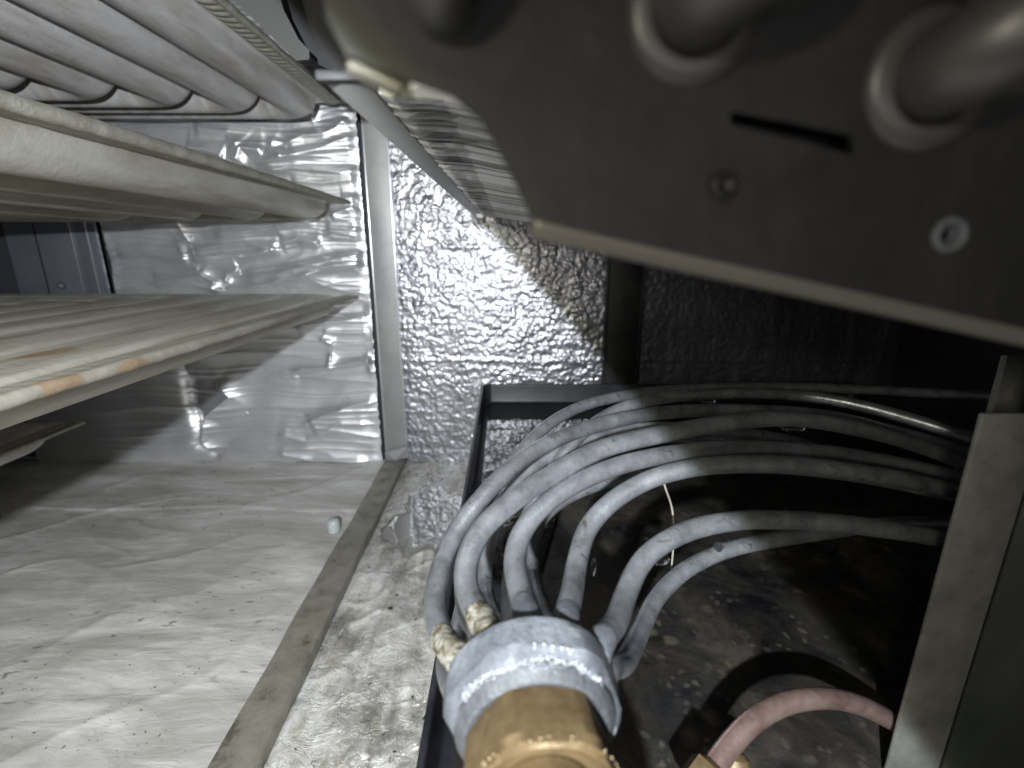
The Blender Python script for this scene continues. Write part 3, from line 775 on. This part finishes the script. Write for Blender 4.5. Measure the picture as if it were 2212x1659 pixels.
# ================================================================ DISTRIBUTOR AND TUBES
AX = Vector((-.08, 1, .02)).normalized()
C0 = Vector((.0044, .0865, -.0963))
ds = empty('refrigerant_distributor', (.0050, .075, -.116), 'frosty grey collar on a brass body with grey tubes fanning out to the right', 'distributor')
def lat(name, prof, m, segs=96, rmod=None, sharp=14):
    V, F = lathe(prof, C0, AX, segs, rmod); return mesh(name, V, F, m, ds, True, None, sharp)
def flats(j, a):
    if j in (4, 5, 6, 7, 8, 9):
        k = (a + .175) % (math.pi / 3) - math.pi / 6; return min(1.0, (.965, .925, .905, .905, .925, .955)[j - 4] / math.cos(k))
    return 1
lat('collar', [(.0045, 0), (.0045, .0165), (.0042, .0182), (.0026, .0193), (.0008, .0196), (-.0040, .0194), (-.0056, .0188), (-.0074, .0176), (-.0079, .0171), (-.0076, .0168), (-.0070, .0160), (-.0070, .0140), (-.0070, .0)], M_collar, 144, flats)
def hexr(j, a):
    k = (a + .1) % (math.pi / 3) - math.pi / 6
    return min(1.0, .905 / math.cos(k)) if j in (1, 2) else (min(1.0, .93 / math.cos(k)) if j in (0, 3) else 1)
lat('brass_nut', [(-.0080, .0140), (-.0100, .0147), (-.0190, .0151), (-.0207, .0144), (-.0212, .0128), (-.0200, .0118), (-.0195, .0105), (-.0195, .0)], M_brass, 120, hexr)
lat('brass_inlet', [(-.0190, .0085), (-.0200, .0092), (-.0225, .0094), (-.050, .0094), (-.055, .0088), (-.110, .0085), (-.111, 0)], M_brass, 64)
lat('nut_ring', [(-.0068, .0171), (-.0077, .0169), (-.0084, .0164), (-.0096, .0153), (-.0099, .0146), (-.0095, .0135)], M_darkcollar, 96)
def mk(name, pts, r, start=True, n=110, parent=ds, m=M_tube, seed=0):
    P = [at(u, v, t) for u, v, t in pts]
    if start:
        d = (P[0] - C0); d -= AX * d.dot(AX); d = d.normalized() * .0150
        P = [C0 + AX * (-.001) + d] + P
    A = spline(P, n)
    def wob(i, k): return .012 * math.sin(i * .31 + seed) + .010 * math.sin(i * .11 + k * .6 + seed * 2)
    V, F = sweep(A, r * .96, 22, wob); o = mesh(name, V, F, m, parent); return o, A
TU = [
 (.0033, [(1000, 1432, .112), (958, 1385, .124), (940, 1310, .138), (948, 1235, .150), (983, 1150, .160), (1032, 1085, .166), (1082, 1031, .172), (1132, 989, .180), (1198, 951, .190), (1290, 918, .205), (1426, 892, .228), (1600, 886, .245), (1770, 897, .250), (2000, 950, .245), (2160, 1000, .235)]),
 (.0034, [(1062, 1372, .113), (1030, 1325, .122), (1006, 1270, .130), (1006, 1215, .135), (1035, 1150, .140), (1085, 1100, .146), (1170, 1040, .155), (1300, 970, .168), (1430, 938, .178), (1580, 912, .188), (1720, 905, .197), (1880, 932, .205), (2000, 968, .210), (2110, 1010, .212), (2180, 1040, .212)]),
 (.0033, [(1148, 1352, .112), (1128, 1290, .125), (1112, 1220, .138), (1120, 1165, .146), (1160, 1105, .152), (1230, 1052, .158), (1330, 1008, .166), (1450, 981, .174), (1580, 970, .182), (1750, 976, .190), (1920, 1000, .196), (2080, 1035, .198), (2160, 1055, .198)]),
 (.0032, [(1222, 1352, .113), (1236, 1280, .130), (1250, 1200, .146), (1270, 1140, .154), (1320, 1085, .158), (1400, 1037, .162), (1500, 1010, .165), (1620, 1002, .168), (1750, 1008, .172), (1920, 1030, .178), (2080, 1065, .182), (2150, 1085, .182)]),
 (.0033, [(1290, 1398, .112), (1330, 1345, .126), (1355, 1275, .140), (1385, 1215, .147), (1430, 1175, .151), (1500, 1142, .156), (1600, 1124, .160), (1720, 1124, .164), (1850, 1135, .168), (1960, 1150, .172), (2080, 1172, .176)]),
 (.0032, [(1310, 1450, .114), (1350, 1430, .135), (1385, 1360, .160), (1420, 1290, .176), (1480, 1232, .184), (1560, 1192, .190), (1660, 1168, .196), (1780, 1150, .204), (1900, 1134, .212), (2040, 1131, .220), (2130, 1136, .226)]),
 (.0032, [(1075, 1385, .118), (1068, 1340, .150), (1050, 1285, .180), (1048, 1220, .196), (1062, 1160, .204), (1090, 1085, .212), (1150, 1010, .222), (1250, 955, .232), (1396, 925, .245), (1550, 930, .26), (1700, 950, .27), (1900, 1000, .27), (2120, 1060, .26)]),
 (.0031, [(1185, 1355, .118), (1172, 1320, .160), (1156, 1262, .195), (1150, 1200, .212), (1165, 1130, .222), (1210, 1085, .230), (1300, 1045, .238), (1450, 1020, .246), (1650, 1010, .250), (1850, 1030, .246), (2100, 1080, .235)]),
 (.0032, [(1110, 1360, .118), (1100, 1290, .165), (1110, 1200, .200), (1150, 1090, .215), (1200, 1005, .222), (1247, 946, .228), (1297, 906, .234), (1347, 880, .240), (1430, 860, .250), (1560, 850, .262), (1700, 852, .270), (1800, 864, .262), (1900, 886, .250), (2000, 915, .238), (2100, 945, .228), (2170, 965, .224)]),
 (.0031, [(1040, 1390, .118), (1010, 1330, .150), (1000, 1240, .185), (1030, 1120, .210), (1090, 1020, .225), (1132, 970, .232), (1165, 932, .240), (1214, 898, .250), (1264, 875, .260), (1330, 858, .270), (1396, 848, .280), (1500, 840, .290), (1700, 836, .300), (1900, 843, .300), (2080, 853, .290), (2180, 858, .285)]),
 (.0030, [(985, 1500, .116), (968, 1465, .135), (962, 1420, .155), (985, 1370, .178), (1000, 1300, .195), (1020, 1200, .215), (1060, 1110, .230), (1120, 1050, .240), (1230, 990, .25), (1396, 950, .262), (1600, 950, .27), (1850, 980, .27), (2120, 1040, .26)]),
]
PATHS = []
for i, (r, pts) in enumerate(TU):
    o, A = mk('distributor_tube', pts, r, seed=i * 1.7); PATHS.append((A, r))
    if i in (0, 1):                                  # crusted braze at the collar
        s = A[2:8] if i == 0 else A[2:8]
        rs = r * (1.05 + .03 * np.sin(np.arange(len(s)) * 1.3 + i)); rs[0] *= .92; rs[-1] = r * .97
        s = spline([Vector(p) for p in s], 40); rs = np.interp(np.linspace(0, 1, 40), np.linspace(0, 1, len(rs)), rs)
        def wb(ii, kk, q=i): return .035 * math.sin(ii * .5 + kk * 1.1 + q) * math.sin(kk * .7 + ii * .23) + .03 * math.sin(ii * 1.7 - kk * 2.1)
        V, F = sweep(s, rs, 28, wb); ob = mesh('braze_joint', V, F, M_braze, ds); ob['label'] = 'yellowish crusted braze joint on the tube'
    elif i in (2, 3, 4):
        s = A[2:9]; rs = r * np.array([1.03, 1.06, 1.07, 1.07, 1.05, 1.0, .95])
        s = spline([Vector(p) for p in s], 24); rs = np.interp(np.linspace(0, 1, 24), np.linspace(0, 1, 7), rs)
        V, F = sweep(s, rs, 26); mesh('braze_joint', V, F, M_collar, ds)

# stamped marks on the collar bevel (small raised strokes)
def on_collar(u, v, r):
    """where the pixel's ray first meets the cylinder of radius r round the distributor's axis"""
    d = ray(u, v).normalized(); dp = d - AX * d.dot(AX); cp = -C0 + AX * C0.dot(AX)
    A_2 = dp.dot(dp); B_2 = 2 * dp.dot(cp); C_2 = cp.dot(cp) - r * r; q = B_2 * B_2 - 4 * A_2 * C_2
    return d * ((-B_2 - math.sqrt(max(q, 0))) / (2 * A_2))
def grain(c, r, R_):
    bm = bmesh.new(); bmesh.ops.create_icosphere(bm, subdivisions=1, radius=1)
    sc_ = [r * R_.uniform(.6, 1.3) for _ in range(3)]
    for w in bm.verts: w.co = Vector((w.co.x * sc_[0], w.co.y * sc_[1], w.co.z * sc_[2])) + c
    return bm
R_ = random.Random(4)
for u, v, r in [(1155, 1390, .00034), (1155, 1399, .00026), (1176, 1392, .00024), (1194, 1396, .00034), (1192, 1405, .00022), (1214, 1400, .00030), (1227, 1402, .00024), (1231, 1411, .00026), (1236, 1404, .00024)]:
    mb = MB(); mb.bm(grain(on_collar(u, v, .01905), r * .75, R_)); mb.build('stamped_mark', M_frost, ds, sharp=None)
def frost(name, n, s0, r0, m, a0=-10, a1=190, js=.0004, size=(.00008, .00026)):
    u = AX.cross(Vector((0, 0, 1))).normalized(); w = u.cross(AX); mb = MB()
    for _ in range(n):
        a = math.radians(R_.uniform(a0, a1)); c = C0 + AX * (s0 + R_.gauss(0, js)) + (u * math.cos(a) + w * math.sin(a)) * (r0 + R_.gauss(0, js * .3))
        mb.bm(grain(c, R_.uniform(*size), R_))
    mb.build(name, m, ds, sharp=None)['kind'] = 'stuff'
frost('frost_grains', 420, -.0072, .0174, M_frost, 40, 150, .0006, (.00005, .00015))
frost('brass_grains', 34, -.0207, .0145, M_brassgrain, 20, 160, .0003, (.00006, .0002))

# ================================================================ COPPER TUBE
ct = empty('copper_tube', at(1560, 1640, .150), 'bare copper tube arching from a brass nut at the bottom edge to the right post', 'copper tube')
P = [(1480, 1740, .138), (1530, 1675, .143), (1575, 1612, .148), (1630, 1555, .153), (1700, 1518, .158), (1780, 1508, .163), (1860, 1524, .172), (1950, 1572, .179), (2020, 1625, .179)]
V, F = sweep(spline([at(*q) for q in P], 80), .0033, 22); mesh('pipe', V, F, M_copper, ct)
a0, a1 = at(1490, 1735, .139), at(1542, 1662, .144); d = (a1 - a0)
def hx(j, a):
    k = a % (math.pi / 3) - math.pi / 6; return .90 / math.cos(k) if j in (1, 2) else 1
V, F = lathe([(0, .0), (0, .0064), (d.length * .9, .0064), (d.length, .0050), (d.length + .0008, .0036)], a0, d, 48, hx); mesh('flare_nut', V, F, M_brass, ct, True, None, 30)
V, F = lathe([(0, .0), (0, .0046), (.012, .0046), (.0135, .003), (.0137, 0)], at(1590, 1740, .146), (0.1, .6, .8), 32, None); mesh('service_port', V, F, M_brass, ct, True, None, 30)

# ================================================================ RIGHT POST
YPST = .130
po = empty('cabinet_post', (.145, YPST, ZF), 'upright folded metal post at the right edge, its lower end lit pale blue', 'metal post')
xl, xr = 1.0205 * YPST, 1.164 * YPST
MB().box(xl, xr, YPST, YPST + .0015, ZF + .0006, -.0445, .0006).build('front_face', M_post, po)
MB().box(xr, xr + .0030, YPST + .004, YPST + .006, ZF + .0006, -.0445, .0003).build('shadow_gap', M_black, po)
sp = MB().box(xr + .0030, .235, YPST + .0015, YPST + .003, ZF + .0006, -.030, .0006).build('side_panel', M_side)
tag(sp, 'dark green stained metal sheet filling the right edge beside the post', 'metal sheet')
br = MB().box(.1870, .260, .180, .183, -.083, -.0385, .0010).build('corner_bracket', M_post)
tag(br, 'small dull metal bracket behind the top of the right post', 'bracket')

# ================================================================ SMALL THINGS
fb = MB(); V, F = sweep(spline([at(1424, 1010, .172), at(1436, 1050, .176), at(1452, 1100, .186), at(1456, 1150, .19), at(1450, 1235, .196)], 40), .00038, 8); fb.add(V, F)
o = fb.build('loose_fibre', M_fibre); tag(o, 'thin pale fibre hanging between the grey tubes over the black pan', 'fibre')
def droplet(u, v, t, r, sx, sz, label):
    bm = bmesh.new(); bmesh.ops.create_uvsphere(bm, u_segments=20, v_segments=14, radius=r); c = at(u, v, t)
    for w in bm.verts: w.co = Vector((w.co.x * sx, w.co.y, w.co.z * sz * (1.0 if w.co.z < 0 else .7))) + c
    mb = MB(); mb.bm(bm); o = mb.build('water_droplet', M_drop, sharp=None); tag(o, label, 'water droplet', 'droplets hanging from the tubes'); return o
droplet(1712, 925, .199, .0022, 2.2, .75, 'large flat water droplet under the thick upper tube at right')
droplet(1530, 866, .259, .0020, 1.9, .7, 'water droplet under the uppermost grey tube right of the tube crossing')
droplet(1408, 882, .243, .0022, 1.6, .8, 'water droplet hanging where two thin upper tubes cross')
droplet(1385, 905, .240, .0017, 1.6, .7, 'small water droplet on the thin tube just below the tube crossing')
droplet(1424, 1206, .160, .0023, 1.5, 1.0, 'bright water droplet under the bend of the second lowest tube')
droplet(1553, 1180, .186, .0018, 1.1, 1.3, 'tiny water droplet standing on the lowest grey tube')
droplet(1283, 1222, .152, .0014, .6, 2.6, 'long thin water droplet on the right side of the fourth tube')
droplet(1322, 1478, .140, .0020, .9, 1.4, 'sparkling water droplet right of the frosty collar')
droplet(2078, 1018, .21, .0018, 1.0, 1.0, 'tiny water droplet on a tube end beside the right post')

q = onZ(722, 1148, FZ)
V, F = lathe([(0, .0062), (.004, .0064), (.010, .0060), (.0125, .0045), (.013, 0)], (q.x, q.y, FZ + .001), (0, .02, 1), 28)
o = mesh('rubber_plug', V, F, M_rubber); tag(o, 'small milky plug standing on the floor beside the metal strip', 'plug')

def floor_h(x, y):
    i = min(max(int((x + .80) / 1.30 * 619), 0), 619); j = min(max(int((y + .10) / .712 * 419), 0), 419)
    return FZ + float(FLOOR_H[i, j])
def flakes(name, n, gen, m, label, size=(.0007, .0026)):
    mb = MB(); R_ = random.Random(11)
    for _ in range(n):
        c = gen(R_); s = size[0] + (size[1] - size[0]) * R_.random() ** 2.2; k = R_.randint(4, 7); a0 = R_.random() * 6.28; el = R_.uniform(.25, .8); th = R_.gauss(.3, .7)
        z0 = floor_h(c[0], c[1]); top = []
        for i in range(k):
            a = a0 + 6.283 * i / k; q = s * R_.uniform(.55, 1); dx, dy = q * math.cos(a), q * el * math.sin(a)
            top.append((c[0] + dx * math.cos(th) - dy * math.sin(th), c[1] + dx * math.sin(th) + dy * math.cos(th), z0 + .00015 + .25 * s * R_.random()))
        bot = [(x, y, z0 - .0006) for x, y, _z in top]
        mb.add(top + bot, [tuple(range(k))] + [(i + k, (i + 1) % k + k, (i + 1) % k, i) for i in range(k)])
    o = mb.build(name, m, smooth=False); o['kind'] = 'stuff'; o['label'] = label; o['category'] = 'debris'
def gen_floor(R_):
    if R_.random() < .72:
        b_ = R_.choice(CLUST); t = R_.gauss(0, .012)
        return (b_[0] + t + R_.gauss(0, .003), b_[1] + t * b_[2] + R_.gauss(0, .003))
    return (R_.uniform(-.46, -.165), R_.uniform(.14, .5))
CLUST = [(-.30, .215, .2), (-.25, .235, .9), (-.24, .222, .9), (-.21, .215, .4), (-.34, .25, .1), (-.345, .245, .1), (-.22, .26, .7), (-.24, .19, .5), (-.205, .235, .8), (-.28, .19, .2), (-.19, .30, .4)]
flakes('debris', 300, gen_floor, M_debris, 'dark dirt flakes scattered over the pale dusty floor', (.0002, .0013))
def gen_wet(R_):
    if R_.random() < .5: return (R_.uniform(-.135, -.045), .572 + R_.gauss(0, .012), FZ + .002)
    return (R_.uniform(-.13, -.045), R_.uniform(.2, .57), FZ + .002)
flakes('debris', 110, gen_wet, M_crumb, 'black crumbs on the stained floor beside the black pan and in the back corner', (.0006, .0026))
